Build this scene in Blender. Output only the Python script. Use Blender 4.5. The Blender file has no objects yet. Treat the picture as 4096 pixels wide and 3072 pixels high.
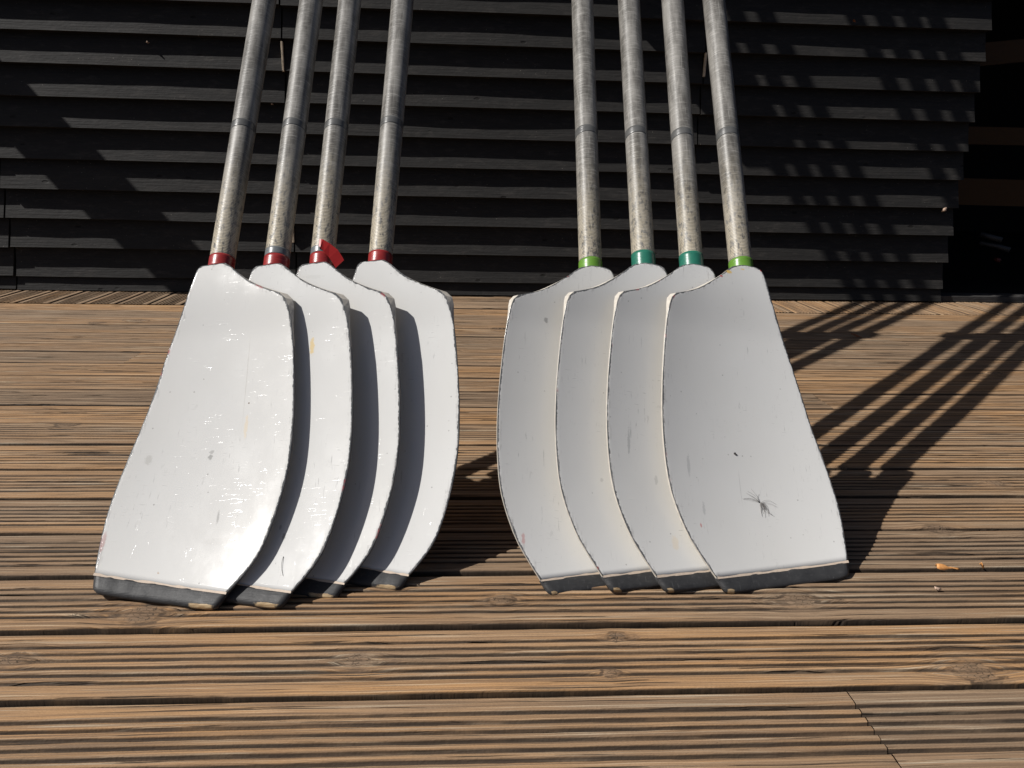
import bpy, math, random
import numpy as np
from mathutils import Vector, Matrix

random.seed(7)
RNG = np.random.RandomState(11)
H = 0.52                      # camera height above the deck, metres
SC = bpy.context.scene
COL = SC.collection

# ------------------------------------------------------------------ camera
PITCH, YAW, ROLL = 0.286961424, 0.0612862041, 0.0240155943
fwd = Vector((math.sin(YAW) * math.cos(PITCH), math.cos(YAW) * math.cos(PITCH), -math.sin(PITCH)))
rgt0 = Vector((math.cos(YAW), -math.sin(YAW), 0))
up0 = rgt0.cross(fwd)
rgt = rgt0 * math.cos(ROLL) + up0 * math.sin(ROLL)
upv = -rgt0 * math.sin(ROLL) + up0 * math.cos(ROLL)
cam_data = bpy.data.cameras.new('camera')
cam = bpy.data.objects.new('camera', cam_data)
COL.objects.link(cam)
M = Matrix((rgt, upv, -fwd)).transposed().to_4x4()
M.translation = Vector((0, 0, H))
cam.matrix_world = M
cam_data.sensor_width = 36
cam_data.lens = 2971.276 / 4096 * 36
cam_data.clip_start = 0.02
cam_data.clip_end = 200
SC.camera = cam

# ------------------------------------------------------------------ light
SUN_A, SUN_B = 0.962, 0.192              # shift of a shadow per metre of height (x, y)
to_sun = Vector((-SUN_A, -SUN_B, 1)).normalized()
world = bpy.data.worlds.new('World')
SC.world = world
world.use_nodes = True
nt = world.node_tree
bg = nt.nodes['Background']
sky = nt.nodes.new('ShaderNodeTexSky')
sky.sky_type = 'NISHITA'
sky.sun_disc = False
sky.sun_elevation = math.asin(to_sun.z)
sky.sun_rotation = math.atan2(to_sun.x, to_sun.y)
sky.air_density = 0.55
sky.dust_density = 1.4
sky.ozone_density = 0.3
nt.links.new(sky.outputs[0], bg.inputs[0])
bg.inputs[1].default_value = 0.055
sun_d = bpy.data.lights.new('sun', 'SUN')
sun_d.energy = 5.0
sun_d.angle = math.radians(0.55)
sun_d.color = (1.0, 0.972, 0.93)
sun = bpy.data.objects.new('sun', sun_d)
COL.objects.link(sun)
sun.rotation_euler = to_sun.to_track_quat('Z', 'Y').to_euler()
sun.location = (-3, -1, 6)
SC.view_settings.view_transform = 'Standard'
SC.view_settings.look = 'None'
SC.view_settings.gamma = 1
SC.view_settings.exposure = 0.10
SC.view_settings.use_curve_mapping = False

# ------------------------------------------------------------------ helpers
def thing(name, label=None, cat=None, loc=(0, 0, 0), group=None, kind=None):
    o = bpy.data.objects.new(name, None)
    COL.objects.link(o)
    o.location = loc
    o.empty_display_size = 0.05
    if label: o['label'] = label
    if cat: o['category'] = cat
    if group: o['group'] = group
    if kind: o['kind'] = kind
    return o

def tag(o, label, cat, group=None):
    o['label'] = label
    o['category'] = cat
    if group: o['group'] = group
    return o

def mesh_obj(name, verts, faces, mat, parent=None, smooth=True, attrs=None):
    """verts are world coordinates; the object stays at the world origin of its parent chain"""
    me = bpy.data.meshes.new(name)
    v = np.asarray(verts, dtype=np.float32)
    if parent is not None:
        off = np.array(parent_origin(parent), dtype=np.float32)
        v = v - off
    if isinstance(faces, np.ndarray) and faces.ndim == 2:
        nf, k = faces.shape
        me.vertices.add(len(v))
        me.vertices.foreach_set('co', v.ravel())
        me.loops.add(nf * k)
        me.loops.foreach_set('vertex_index', faces.ravel().astype(np.int32))
        me.polygons.add(nf)
        me.polygons.foreach_set('loop_start', np.arange(0, nf * k, k, dtype=np.int32))
        me.update(calc_edges=True)
    else:
        me.from_pydata([tuple(map(float, p)) for p in v], [], [tuple(f) for f in faces])
        me.update()
    if attrs:
        for an, (typ, data) in attrs.items():
            a = me.attributes.new(an, typ, 'POINT')
            a.data.foreach_set('vector' if typ == 'FLOAT_VECTOR' else 'value', np.asarray(data, np.float32).ravel())
    me.validate()
    if smooth:
        me.polygons.foreach_set('use_smooth', np.ones(len(me.polygons), dtype=bool))
    o = bpy.data.objects.new(name, me)
    COL.objects.link(o)
    if mat: me.materials.append(mat)
    if parent is not None: o.parent = parent
    return o

def parent_origin(p):
    v = Vector((0, 0, 0))
    while p is not None:
        v += p.location
        p = p.parent
    return v

def grid_faces(ny, nx, wrap=False):
    i = np.arange(ny - 1)[:, None]
    n2 = nx if wrap else nx - 1
    j = np.arange(n2)[None, :]
    j2 = (j + 1) % nx
    a = i * nx + j; b = i * nx + j2; c = (i + 1) * nx + j2; d = (i + 1) * nx + j
    return np.stack([a, b, c, d], -1).reshape(-1, 4)

def box_vf(x0, x1, y0, y1, z0, z1):
    v = [(x0, y0, z0), (x1, y0, z0), (x1, y1, z0), (x0, y1, z0), (x0, y0, z1), (x1, y0, z1), (x1, y1, z1), (x0, y1, z1)]
    f = [(3, 2, 1, 0), (4, 5, 6, 7), (0, 1, 5, 4), (1, 2, 6, 5), (2, 3, 7, 6), (3, 0, 4, 7)]
    return v, f

def box(name, b, mat, parent=None, bevel=0.0):
    v, f = box_vf(*b)
    o = mesh_obj(name, v, f, mat, parent, smooth=False)
    if bevel:
        m = o.modifiers.new('bevel', 'BEVEL'); m.width = bevel; m.segments = 2
    return o

def tube_vf(pts, rads, n=10, caps=True):
    pts = [Vector(p) for p in pts]
    V = []; F = []
    ref = None
    for i, p in enumerate(pts):
        t = (pts[min(i + 1, len(pts) - 1)] - pts[max(i - 1, 0)]).normalized()
        if ref is None:
            ref = t.orthogonal().normalized()
        ref = (ref - t * ref.dot(t)).normalized()
        bi = t.cross(ref)
        for k in range(n):
            a = 2 * math.pi * k / n
            V.append(p + (ref * math.cos(a) + bi * math.sin(a)) * rads[i])
    for i in range(len(pts) - 1):
        for k in range(n):
            k2 = (k + 1) % n
            F.append((i * n + k, i * n + k2, (i + 1) * n + k2, (i + 1) * n + k))
    if caps:
        F.append(tuple(reversed(range(n))))
        F.append(tuple(range((len(pts) - 1) * n, len(pts) * n)))
    return V, F

def vnoise(x, y, seed=0):
    """smooth value noise on arrays, -1..1"""
    xi = np.floor(x).astype(np.int64); yi = np.floor(y).astype(np.int64)
    xf = x - xi; yf = y - yi
    def h(a, b):
        n = (a * 374761393 + b * 668265263 + seed * 1442695041) & 0xffffffff
        n = ((n ^ (n >> 13)) * 1274126177) & 0xffffffff
        return ((n ^ (n >> 16)) & 0xffff) / 32767.5 - 1
    u = xf * xf * (3 - 2 * xf); w = yf * yf * (3 - 2 * yf)
    a = h(xi, yi); b = h(xi + 1, yi); c = h(xi, yi + 1); d = h(xi + 1, yi + 1)
    return (a * (1 - u) + b * u) * (1 - w) + (c * (1 - u) + d * u) * w

# ------------------------------------------------------------------ materials
class NB:
    def __init__(self, name):
        self.m = bpy.data.materials.new(name)
        self.m.use_nodes = True
        self.t = self.m.node_tree
        self.b = self.t.nodes['Principled BSDF']
        self.out = self.t.nodes['Material Output']
    def n(self, typ, **kw):
        x = self.t.nodes.new(typ)
        for k, v in kw.items(): setattr(x, k, v)
        return x
    def l(self, a, b): self.t.links.new(a, b)
    def val(self, sock, v):
        if hasattr(v, 'is_output') or hasattr(v, 'links'): self.l(v, sock)
        else: sock.default_value = v
    def attr(self, name, out='Fac'):
        x = self.n('ShaderNodeAttribute'); x.attribute_name = name; return x.outputs[out]
    def math(self, op, a, b=0.0, c=None, clamp=False):
        x = self.n('ShaderNodeMath', operation=op); x.use_clamp = clamp
        self.val(x.inputs[0], a); self.val(x.inputs[1], b)
        if c is not None: self.val(x.inputs[2], c)
        return x.outputs[0]
    def vmul(self, v, s):
        x = self.n('ShaderNodeVectorMath', operation='MULTIPLY'); self.l(v, x.inputs[0]); x.inputs[1].default_value = s; return x.outputs[0]
    def vadd(self, v, s):
        x = self.n('ShaderNodeVectorMath', operation='ADD'); self.l(v, x.inputs[0]); self.val(x.inputs[1], s); return x.outputs[0]
    def noise(self, v, scale=1.0, detail=3, rough=.55, dist=0.0, color=False):
        x = self.n('ShaderNodeTexNoise'); self.l(v, x.inputs['Vector'])
        x.inputs['Scale'].default_value = scale; x.inputs['Detail'].default_value = detail
        x.inputs['Roughness'].default_value = rough; x.inputs['Distortion'].default_value = dist
        return x.outputs['Color' if color else 'Fac']
    def voro(self, v, scale=1.0, feat='F1', out='Distance', rnd=1.0):
        x = self.n('ShaderNodeTexVoronoi'); x.feature = feat; self.l(v, x.inputs['Vector'])
        x.inputs['Scale'].default_value = scale; x.inputs['Randomness'].default_value = rnd
        return x.outputs[out]
    def ramp(self, f, stops, interp='LINEAR'):
        x = self.n('ShaderNodeValToRGB'); self.l(f, x.inputs[0]); cr = x.color_ramp; cr.interpolation = interp
        while len(cr.elements) < len(stops): cr.elements.new(.5)
        for e, (p, c) in zip(cr.elements, stops):
            e.position = p; e.color = (c, c, c, 1) if not hasattr(c, '__len__') else (*c, 1)
        return x.outputs[0]
    def mix(self, f, a, b, mode='MIX'):
        x = self.n('ShaderNodeMix', data_type='RGBA', blend_type=mode)
        self.val(x.inputs[0], f)
        for s, v in ((x.inputs[6], a), (x.inputs[7], b)):
            if hasattr(v, '__len__'): s.default_value = (*v, 1)
            else: self.l(v, s)
        return x.outputs[2]
    def step(self, f, lo, hi):
        x = self.n('ShaderNodeMapRange'); x.clamp = True; x.interpolation_type = 'SMOOTHSTEP'
        self.val(x.inputs[0], f); x.inputs[1].default_value = lo; x.inputs[2].default_value = hi
        x.inputs[3].default_value = 0; x.inputs[4].default_value = 1
        return x.outputs[0]
    def bump(self, h, strength, dist, normal=None):
        x = self.n('ShaderNodeBump'); self.l(h, x.inputs['Height']); x.inputs['Strength'].default_value = strength
        x.inputs['Distance'].default_value = dist
        if normal is not None: self.l(normal, x.inputs['Normal'])
        return x.outputs[0]
    def base(self, c):
        if hasattr(c, '__len__'): self.b.inputs['Base Color'].default_value = (*c, 1)
        else: self.l(c, self.b.inputs['Base Color'])
    def rough(self, r): self.val(self.b.inputs['Roughness'], r)
    def spec(self, s): self.val(self.b.inputs['Specular IOR Level'], s)
    def normal(self, n): self.l(n, self.b.inputs['Normal'])

def wood_material():
    w = NB('weathered_decking')
    g = w.attr('grain', 'Vector'); knot = w.math('ADD', w.attr('knot'), w.math('MULTIPLY', w.math('SUBTRACT', w.noise(w.vmul(g, (45, 70, 1)), 1, 4, .7), .5), 1.5)); gr = w.attr('groove'); tone = w.attr('tone')
    # broad tone: warm orange patches against greyed tan
    patch = w.noise(w.vmul(g, (2.2, 14, 1)), 1, 4, .6)
    patch2 = w.noise(w.vmul(g, (.9, 5, 1)), 1, 3, .5)
    warm = w.step(w.math('ADD', w.math('MULTIPLY', patch, .6), w.math('MULTIPLY', w.math('ADD', patch2, tone), .5)), .42, .80)
    c = w.mix(warm, (.268, .180, .112), (.415, .228, .098))
    rt = w.noise(w.vmul(g, (1.1, 74, 1)), 1, 1, .5)
    c = w.mix(w.math('MULTIPLY', w.step(rt, .52, .74), .5), c, (.205, .140, .088))
    c = w.mix(w.math('MULTIPLY', w.step(rt, .46, .28), .35), c, (.47, .315, .185))
    # bleached streaks
    st = w.noise(w.vmul(g, (3.5, 230, 1)), 1, 5, .66)
    c = w.mix(w.math('MULTIPLY', w.step(st, .52, .70), .8), c, (.53, .44, .32))
    c = w.mix(w.math('MULTIPLY', w.step(st, .50, .30), .75), c, (.135, .090, .058))
    # annual rings: fine dark/light lines along the board, wandering a little
    rv = w.vadd(g, w.vmul(w.noise(w.vmul(g, (4, 22, 1)), 1, 2, .5, 0, True), (0, .006, 0)))
    ring = w.noise(w.vmul(rv, (1.6, 520, 1)), 1, 2, .5)
    c = w.mix(w.math('MULTIPLY', w.step(ring, .56, .40), .55), c, (.135, .088, .055))
    # cracks
    cr = w.noise(w.vmul(rv, (4.0, 260, 1)), 1, 4, .55)
    crack = w.step(cr, .615, .665)
    c = w.mix(w.math('MULTIPLY', crack, .85), c, (.030, .022, .016))
    fl = w.noise(w.vmul(rv, (7, 1150, 1)), 1, 3, .6)
    c = w.mix(w.math('MULTIPLY', w.step(fl, .50, .36), .42), c, (.11, .072, .045))
    c = w.mix(w.math('MULTIPLY', w.step(fl, .56, .70), .35), c, (.56, .44, .30))
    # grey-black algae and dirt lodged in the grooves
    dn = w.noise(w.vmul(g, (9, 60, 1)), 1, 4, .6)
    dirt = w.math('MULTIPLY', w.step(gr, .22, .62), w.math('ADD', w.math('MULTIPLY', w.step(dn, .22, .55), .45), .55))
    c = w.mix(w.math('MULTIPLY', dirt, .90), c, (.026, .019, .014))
    c = w.mix(w.step(gr, 1.0, 1.5), c, (.008, .007, .006))  # gap shade put into the colour: plank sides near black
    # mould speckle and grime patches
    mp = w.math('MULTIPLY', w.step(w.noise(w.vmul(g, (5, 26, 1)), 1, 5, .65), .60, .80), .55)
    c = w.mix(mp, c, (.095, .075, .058))
    # knots
    rings = w.noise(w.vmul(g, (40, 260, 1)), 1, 2, .5)
    kin = w.step(knot, 1.0, .62)
    kc = w.mix(w.step(rings, .35, .65), (.13, .085, .055), (.27, .185, .12))
    c = w.mix(w.math('MULTIPLY', kin, .6), c, kc)
    kr = w.math('MULTIPLY', w.step(knot, .78, .92), w.step(knot, 1.25, 1.03))
    c = w.mix(w.math('MULTIPLY', w.math('MULTIPLY', kr, w.step(dn, .42, .62)), .75), c, (.032, .022, .016))
    halo = w.math('MULTIPLY', w.step(knot, 2.4, 1.1), .35)
    c = w.mix(w.math('MULTIPLY', halo, w.step(rings, .45, .6)), c, (.11, .075, .05))
    # splits through knots: radial dark checks
    kv = w.step(w.voro(w.vmul(g, (120, 200, 1)), 1, 'DISTANCE_TO_EDGE'), .06, .02)
    c = w.mix(w.math('MULTIPLY', w.math('MULTIPLY', kv, kin), .8), c, (.02, .015, .01))
    hv = w.n('ShaderNodeHueSaturation'); w.l(c, hv.inputs['Color'])
    w.l(w.math('ADD', w.math('MULTIPLY', tone, .22), 1.0), hv.inputs['Value']); hv.inputs['Saturation'].default_value = 1.0
    w.base(hv.outputs[0])
    w.rough(.78); w.spec(.28)
    hgt = w.math('SUBTRACT', w.math('ADD', w.math('MULTIPLY', ring, .5), w.math('MULTIPLY', st, .6)), w.math('MULTIPLY', crack, 1.2))
    fib = w.noise(w.vmul(g, (260, 900, 1)), 1, 3, .6)
    hgt = w.math('ADD', hgt, w.math('MULTIPLY', fib, .22))
    w.normal(w.bump(hgt, 1.0, .0026))
    return w.m

def black_wood(name, base=(.05, .048, .046)):
    w = NB(name)
    tc = w.n('ShaderNodeTexCoord').outputs['Object']
    v = w.vmul(tc, (6, 6, 160))
    n = w.noise(v, 1, 5, .6)
    n2 = w.noise(w.vmul(tc, (3, 3, 10)), 1, 4, .6)
    c = w.mix(n, tuple(x * .62 for x in base), tuple(x * 1.5 for x in base))
    c = w.mix(w.math('MULTIPLY', w.step(w.noise(w.vmul(tc, (14, 14, 45)), 1, 6, .75), .50, .70), .6), c, (base[0] * 2.3, base[1] * 2.2, base[2] * 2.1))
    c = w.mix(w.math('MULTIPLY', w.step(n2, .55, .78), .5), c, (base[0] * 1.9, base[1] * 1.8, base[2] * 1.7))
    vz = w.voro(w.vmul(tc, (7, 7, 17)), 1)
    kn = w.step(vz, .11, .05)
    c = w.mix(w.math('MULTIPLY', kn, .8), c, (.008, .007, .006))
    sp = w.step(w.voro(w.vmul(tc, (60, 60, 60)), 1), .075, .05)
    c = w.mix(w.math('MULTIPLY', w.math('MULTIPLY', sp, w.step(n2, .5, .6)), .8), c, (.26, .24, .2))
    w.base(c)
    w.rough(w.math('ADD', w.math('MULTIPLY', n, .25), .6)); w.spec(.18)
    hgt = w.math('ADD', n, w.math('MULTIPLY', w.noise(w.vmul(tc, (40, 40, 90)), 1, 3, .6), .7))
    hgt = w.math('SUBTRACT', hgt, w.math('MULTIPLY', kn, .8))
    w.normal(w.bump(hgt, .8, .0022))
    return w.m

def plain(name, c, r=.6, s=.4, metal=0.0, var=.12, scale=60):
    w = NB(name)
    tc = w.n('ShaderNodeTexCoord').outputs['Object']
    n = w.noise(tc, scale, 4, .6)
    w.base(w.mix(n, tuple(x * (1 - var * 2) for x in c), tuple(min(1, x * (1 + var * 2)) for x in c)))
    w.rough(w.math('ADD', w.math('MULTIPLY', n, .2), r - .1)); w.spec(s)
    w.b.inputs['Metallic'].default_value = metal
    w.normal(w.bump(n, .25, .001))
    return w.m

def blade_material(name, spots, seed=0.0, gloss=.0):
    """worn white gloss paint; coordinates 'uvm' are metres across / along the blade"""
    w = NB(name)
    g0 = w.attr('uvm', 'Vector'); edge = w.attr('edge')
    g = w.vadd(g0, (seed * 3.7, seed * 1.3, seed))
    n1 = w.noise(w.vmul(g, (9, 6, 1)), 1, 4, .6)
    c = w.mix(n1, (.545, .542, .528), (.605, .602, .586))
    # scuffs along and across
    sa = w.noise(w.vmul(g, (340, 34, 1)), 1, 4, .65)
    sb = w.noise(w.vmul(g, (38, 430, 1)), 1, 3, .6)
    area = w.noise(w.vmul(g, (17, 11, 1)), 1, 4, .65)
    dark = w.math('MULTIPLY', w.step(sa, .61, .72), w.step(area, .46, .62))
    c = w.mix(w.math('MULTIPLY', dark, .6), c, (.22, .22, .22))
    smud = w.math('MULTIPLY', w.step(w.noise(w.vmul(g, (75, 42, 1)), 1, 6, .75), .60, .74), w.step(area, .44, .60))
    c = w.mix(w.math('MULTIPLY', smud, .46), c, (.34, .34, .33))
    arc = w.noise(w.vadd(w.vmul(g, (70, 900, 1)), w.vmul(w.noise(w.vmul(g, (9, 9, 1)), 1, 2, .5, 0, True), (0, 26, 0))), 1, 1, .5)
    c = w.mix(w.math('MULTIPLY', w.math('MULTIPLY', w.step(arc, .70, .76), w.step(area, .5, .6)), .5), c, (.25, .25, .25))
    film = w.noise(w.vmul(g, (3.2, 2.4, 1)), 1, 3, .6)
    c = w.mix(w.math('MULTIPLY', w.step(film, .42, .75), .16), c, (.46, .43, .37))
    vs = w.voro(w.vmul(g, (70, 70, 70)), 1)
    dot = w.math('MULTIPLY', w.step(vs, .095, .055), w.step(w.noise(w.vmul(g, (40, 40, 1)), 1, 1, .5), .55, .58))
    c = w.mix(w.math('MULTIPLY', dot, .45), c, (.10, .09, .08))
    # chipped paint along the edges
    en = w.noise(w.vmul(g, (150, 150, 1)), 1, 5, .7)
    en2 = w.noise(w.vmul(g, (26, 26, 1)), 1, 3, .6)
    lim = w.math('MULTIPLY', w.math('ADD', en, w.math('MULTIPLY', en2, .8)), .0052)
    lim = w.math('SUBTRACT', lim, .0026)
    chip = w.step(w.math('SUBTRACT', lim, edge), -.0003, .0003)
    c = w.mix(chip, c, (.085, .088, .09))
    wornl = w.math('MULTIPLY', w.step(w.math('SUBTRACT', w.math('MULTIPLY', en, .016), edge), 0, .006), w.step(sa, .5, .62))
    c = w.mix(w.math('MULTIPLY', wornl, .5), c, (.30, .29, .28))
    redm = w.math('MULTIPLY', w.step(edge, .0042, .0016), w.step(w.noise(w.vmul(g, (34, 20, 1)), 1, 3, .6), .64, .70))
    c = w.mix(w.math('MULTIPLY', redm, .8), c, (.26, .055, .06))
    for (u, v, ru, rv, colr, amt, fr) in spots:
        d = w.n('ShaderNodeVectorMath', operation='SUBTRACT'); w.l(g0, d.inputs[0]); d.inputs[1].default_value = (u, v, 0)
        dn_ = w.vadd(d.outputs[0], w.vmul(w.noise(w.vmul(g0, (fr, fr, 1)), 1, 3, .6, 0, True), (ru * 1.6, rv * 1.2, 0)))
        dn_ = w.vadd(dn_, (-ru * .8, -rv * .6, 0))
        ln = w.n('ShaderNodeVectorMath', operation='LENGTH'); w.l(w.vmul(dn_, (1 / ru, 1 / rv, 0)), ln.inputs[0])
        c = w.mix(w.math('MULTIPLY', w.step(ln.outputs['Value'], 1.0, .55), amt), c, colr)
    w.base(c)
    scr = w.math('MULTIPLY', w.step(sb, .60, .70), w.step(w.noise(w.vmul(g, (26, 30, 1)), 1, 5, .75), .49, .62))
    r = w.math('ADD', w.math('MULTIPLY', w.step(area, .35, .7), .10), .12)
    w.rough(r); w.spec(.29)
    scr2 = w.math('MULTIPLY', w.step(w.noise(w.vmul(g, (520, 60, 1)), 1, 2, .6), .62, .70), w.step(w.noise(w.vmul(g, (28, 40, 1)), 1, 5, .75), .56, .66))
    hh = w.math('ADD', w.math('MULTIPLY', scr, .55), w.math('MULTIPLY', scr2, .4))
    hh = w.math('SUBTRACT', hh, w.math('MULTIPLY', chip, 1.0))
    hh = w.math('ADD', hh, w.math('MULTIPLY', w.noise(w.vmul(g, (14, 10, 1)), 1, 2, .5), 1.6))
    w.normal(w.bump(hh, .38, .0004))
    return w.m

def tip_material():
    w = NB('worn_black_tip')
    g = w.attr('uvm', 'Vector')
    a = w.noise(w.vmul(g, (45, 45, 45)), 1, 5, .65)
    sa = w.noise(w.vmul(g, (60, 500, 60)), 1, 4, .6)
    sc = w.noise(w.vmul(g, (420, 60, 200)), 1, 3, .6)
    c = w.mix(a, (.020, .020, .021), (.046, .046, .047))
    c = w.mix(w.math('MULTIPLY', w.step(sc, .62, .74), .35), c, (.15, .15, .15))
    c = w.mix(w.math('MULTIPLY', w.step(w.noise(w.vmul(g, (150, 220, 100)), 1, 5, .75), .54, .70), .3), c, (.11, .11, .112))
    c = w.mix(w.math('MULTIPLY', w.step(sa, .66, .76), .3), c, (.16, .16, .16))
    worn = w.attr('worn')
    wd = w.step(w.math('ADD', worn, w.math('MULTIPLY', a, .9)), .90, 1.02)
    wc = w.mix(w.step(sa, .4, .6), (.30, .205, .11), (.46, .35, .21))
    c = w.mix(wd, c, wc)
    dots = w.step(w.voro(w.vmul(g, (160, 160, 160)), 1), .10, .06)
    c = w.mix(w.math('MULTIPLY', w.math('MULTIPLY', dots, w.step(a, .6, .66)), .9), c, (.6, .58, .55))
    w.base(c); w.rough(w.math('ADD', w.math('MULTIPLY', a, .3), .38)); w.spec(.3)
    w.normal(w.bump(w.math('ADD', a, w.math('MULTIPLY', sa, .6)), .5, .0012))
    return w.m

def shaft_material(seed, bright):
    """glass and carbon wrapped shaft; attribute 'tube' = (angle metres, metres above the blade, 0)"""
    w = NB('wrapped_composite_shaft')
    g0 = w.attr('tube', 'Vector')
    g = w.vadd(g0, (seed * .77, seed * 2.1, seed))
    sx = w.n('ShaderNodeSeparateXYZ'); w.l(g0, sx.inputs[0]); L = sx.outputs[1]
    n = w.noise(w.vmul(g, (60, 9, 1)), 1, 5, .65)
    fine = w.noise(w.vmul(g, (50, 700, 1)), 1, 3, .6)
    lng = w.noise(w.vmul(g, (420, 16, 1)), 1, 4, .65)
    c = w.mix(w.step(n, .34, .66), (.078, .073, .065), (.215, .205, .188))
    c = w.mix(w.math('MULTIPLY', w.step(fine, .50, .66), .50), c, (.38, .365, .335))
    c = w.mix(w.math('MULTIPLY', w.step(lng, .60, .72), .5), c, (.40, .385, .35))
    c = w.mix(w.math('MULTIPLY', w.step(lng, .42, .30), .35), c, (.06, .058, .052))
    # glass weave near the blade, its sun glint painted in as cream
    wn = w.noise(w.vmul(g, (30, 14, 1)), 1, 4, .7)
    near = w.math('MULTIPLY', w.step(w.math('ADD', L, w.math('MULTIPLY', w.math('SUBTRACT', wn, .5), .22)), .26, -.04), w.math('ADD', w.math('MULTIPLY', w.step(wn, .30, .55), .35), .65))
    rng = w.n('ShaderNodeTexWave'); rng.wave_type = 'BANDS'; rng.bands_direction = 'Y'
    w.l(w.vmul(g, (1, 1, 1)), rng.inputs['Vector']); rng.inputs['Scale'].default_value = 118
    rng.inputs['Distortion'].default_value = .35; rng.inputs['Detail'].default_value = 1; rng.inputs['Detail Scale'].default_value = .3
    ro = w.step(rng.outputs['Fac'], .22, .62)
    vo = w.voro(w.vmul(g, (170, 420, 1)), 1, 'F1', 'Color')
    vs = w.n('ShaderNodeSeparateColor'); w.l(vo, vs.inputs[0])
    brk = w.noise(w.vmul(g, (230, 90, 1)), 1, 3, .6)
    wcell = w.math('MULTIPLY', w.math('ADD', w.math('MULTIPLY', ro, .75), .25), w.step(brk, .36, .50))
    c = w.mix(w.math('MULTIPLY', w.math('MULTIPLY', near, wcell), .78 * bright), c, (.74, .64, .46))
    c = w.mix(w.math('MULTIPLY', w.math('MULTIPLY', near, w.math('SUBTRACT', 1, ro)), .45), c, (.08, .073, .06))
    # dark resin seam ring
    rn = w.math('MULTIPLY', w.math('SUBTRACT', wn, .5), .006)
    s = w.math('ADD', L, rn)
    c = w.mix(w.math('MULTIPLY', w.step(L, .02, .012), .9), c, (.07, .075, .078))
    w.base(c)
    w.rough(w.math('ADD', w.math('MULTIPLY', n, .22), .27)); w.spec(.4)
    hh = w.math('ADD', w.math('MULTIPLY', ro, near), w.math('MULTIPLY', fine, .8))
    w.normal(w.bump(hh, .5, .0007))
    return w.m

def tape_material(name, c, c2, seed=0):
    w = NB(name)
    g = w.vadd(w.attr('tube', 'Vector'), (seed, seed * 2, 0))
    n = w.noise(w.vmul(g, (60, 90, 1)), 1, 4, .6)
    s = w.noise(w.vmul(g, (40, 500, 1)), 1, 3, .6)
    col = w.mix(n, c, c2)
    col = w.mix(w.math('MULTIPLY', w.step(s, .62, .72), .3), col, tuple(min(1, x * 1.7 + .05) for x in c2))
    col = w.mix(w.math('MULTIPLY', w.step(w.noise(w.vmul(g, (110, 110, 1)), 1, 4, .7), .68, .74), .7), col, tuple(x * .2 for x in c))
    w.base(col); w.rough(w.math('ADD', w.math('MULTIPLY', n, .25), .18)); w.spec(.5)
    w.normal(w.bump(w.math('ADD', n, s), .4, .0005))
    return w.m

MAT_WOOD = wood_material()
MAT_WALL = black_wood('black_painted_boards', (.0195, .0184, .0175))
MAT_JAMB = black_wood('black_painted_frame', (.04, .038, .037))
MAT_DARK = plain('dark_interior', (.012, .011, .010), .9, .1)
MAT_EARTH = plain('shaded_earth', (.03, .026, .022), .95, .1, scale=20)
MAT_TIP = tip_material()
MAT_BACK = plain('cream_blade_back', (.70, .60, .43), .5, .4, var=.05)
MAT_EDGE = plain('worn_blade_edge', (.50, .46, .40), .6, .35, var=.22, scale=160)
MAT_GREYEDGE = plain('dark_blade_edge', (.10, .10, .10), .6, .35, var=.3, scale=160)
MAT_RUST = plain('orange_brown_rail', (.042, .019, .004), .6, .2)
MAT_LEAF = plain('dry_orange_leaf', (.58, .27, .09), .6, .3, var=.2, scale=300)
MAT_LEAFD = plain('dry_brown_leaf', (.22, .075, .03), .7, .3, var=.2, scale=300)
MAT_HAIR = plain('dark_fibre', (.055, .05, .05), .6, .3)
MAT_TUFT = plain('grey_fibre', (.20, .19, .18), .6, .3)
MAT_SLIVER = plain('painted_sun_sliver', (.46, .38, .28), .6, .3, var=.3, scale=90)
MAT_METAL = plain('dull_steel', (.035, .035, .037), .5, .3)
MAT_SHELL = plain('pale_cocoon', (.45, .32, .24), .6, .3, var=.2, scale=200)
MAT_BLACKP = plain('black_plastic', (.02, .02, .02), .5, .4)

# ------------------------------------------------------------------ deck
YW = 3.044                       # wall plane
D0, PITCHB = 0.63915, 0.1173     # first board gap and board pitch
GAP = 0.0105
deck = thing('deck', 'grooved timber decking in front of the black boathouse wall', None, (0, 0, 0), kind='structure')

# knots: (x, y, radius)
KNOTS = [(.155, .669, .008), (.174, .7335, .009), (-.118, .697, .013), (-.386, .789, .021), (.557, .6635, .019),
         (-.487, .706, .012), (.418, .803, .018), (.044, .810, .012), (-.80, 1.45, .016), (-.95, 1.30, .012),
         (-1.10, 1.62, .014), (.93, 1.16, .010), (.86, .965, .013), (.72, .99, .016), (1.45, 1.9, .014),
         (-1.35, 2.0, .016), (-1.2, 2.42, .014), (.1, 2.4, .014), (-.05, 2.1, .012), (1.9, 2.3, .014), (.58, .555, .008), (-.095, .845, .010)]
for _ in range(16):
    KNOTS.append((RNG.uniform(-2.6, 2.6), RNG.uniform(1.2, 2.8), RNG.uniform(.006, .015)))

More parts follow.
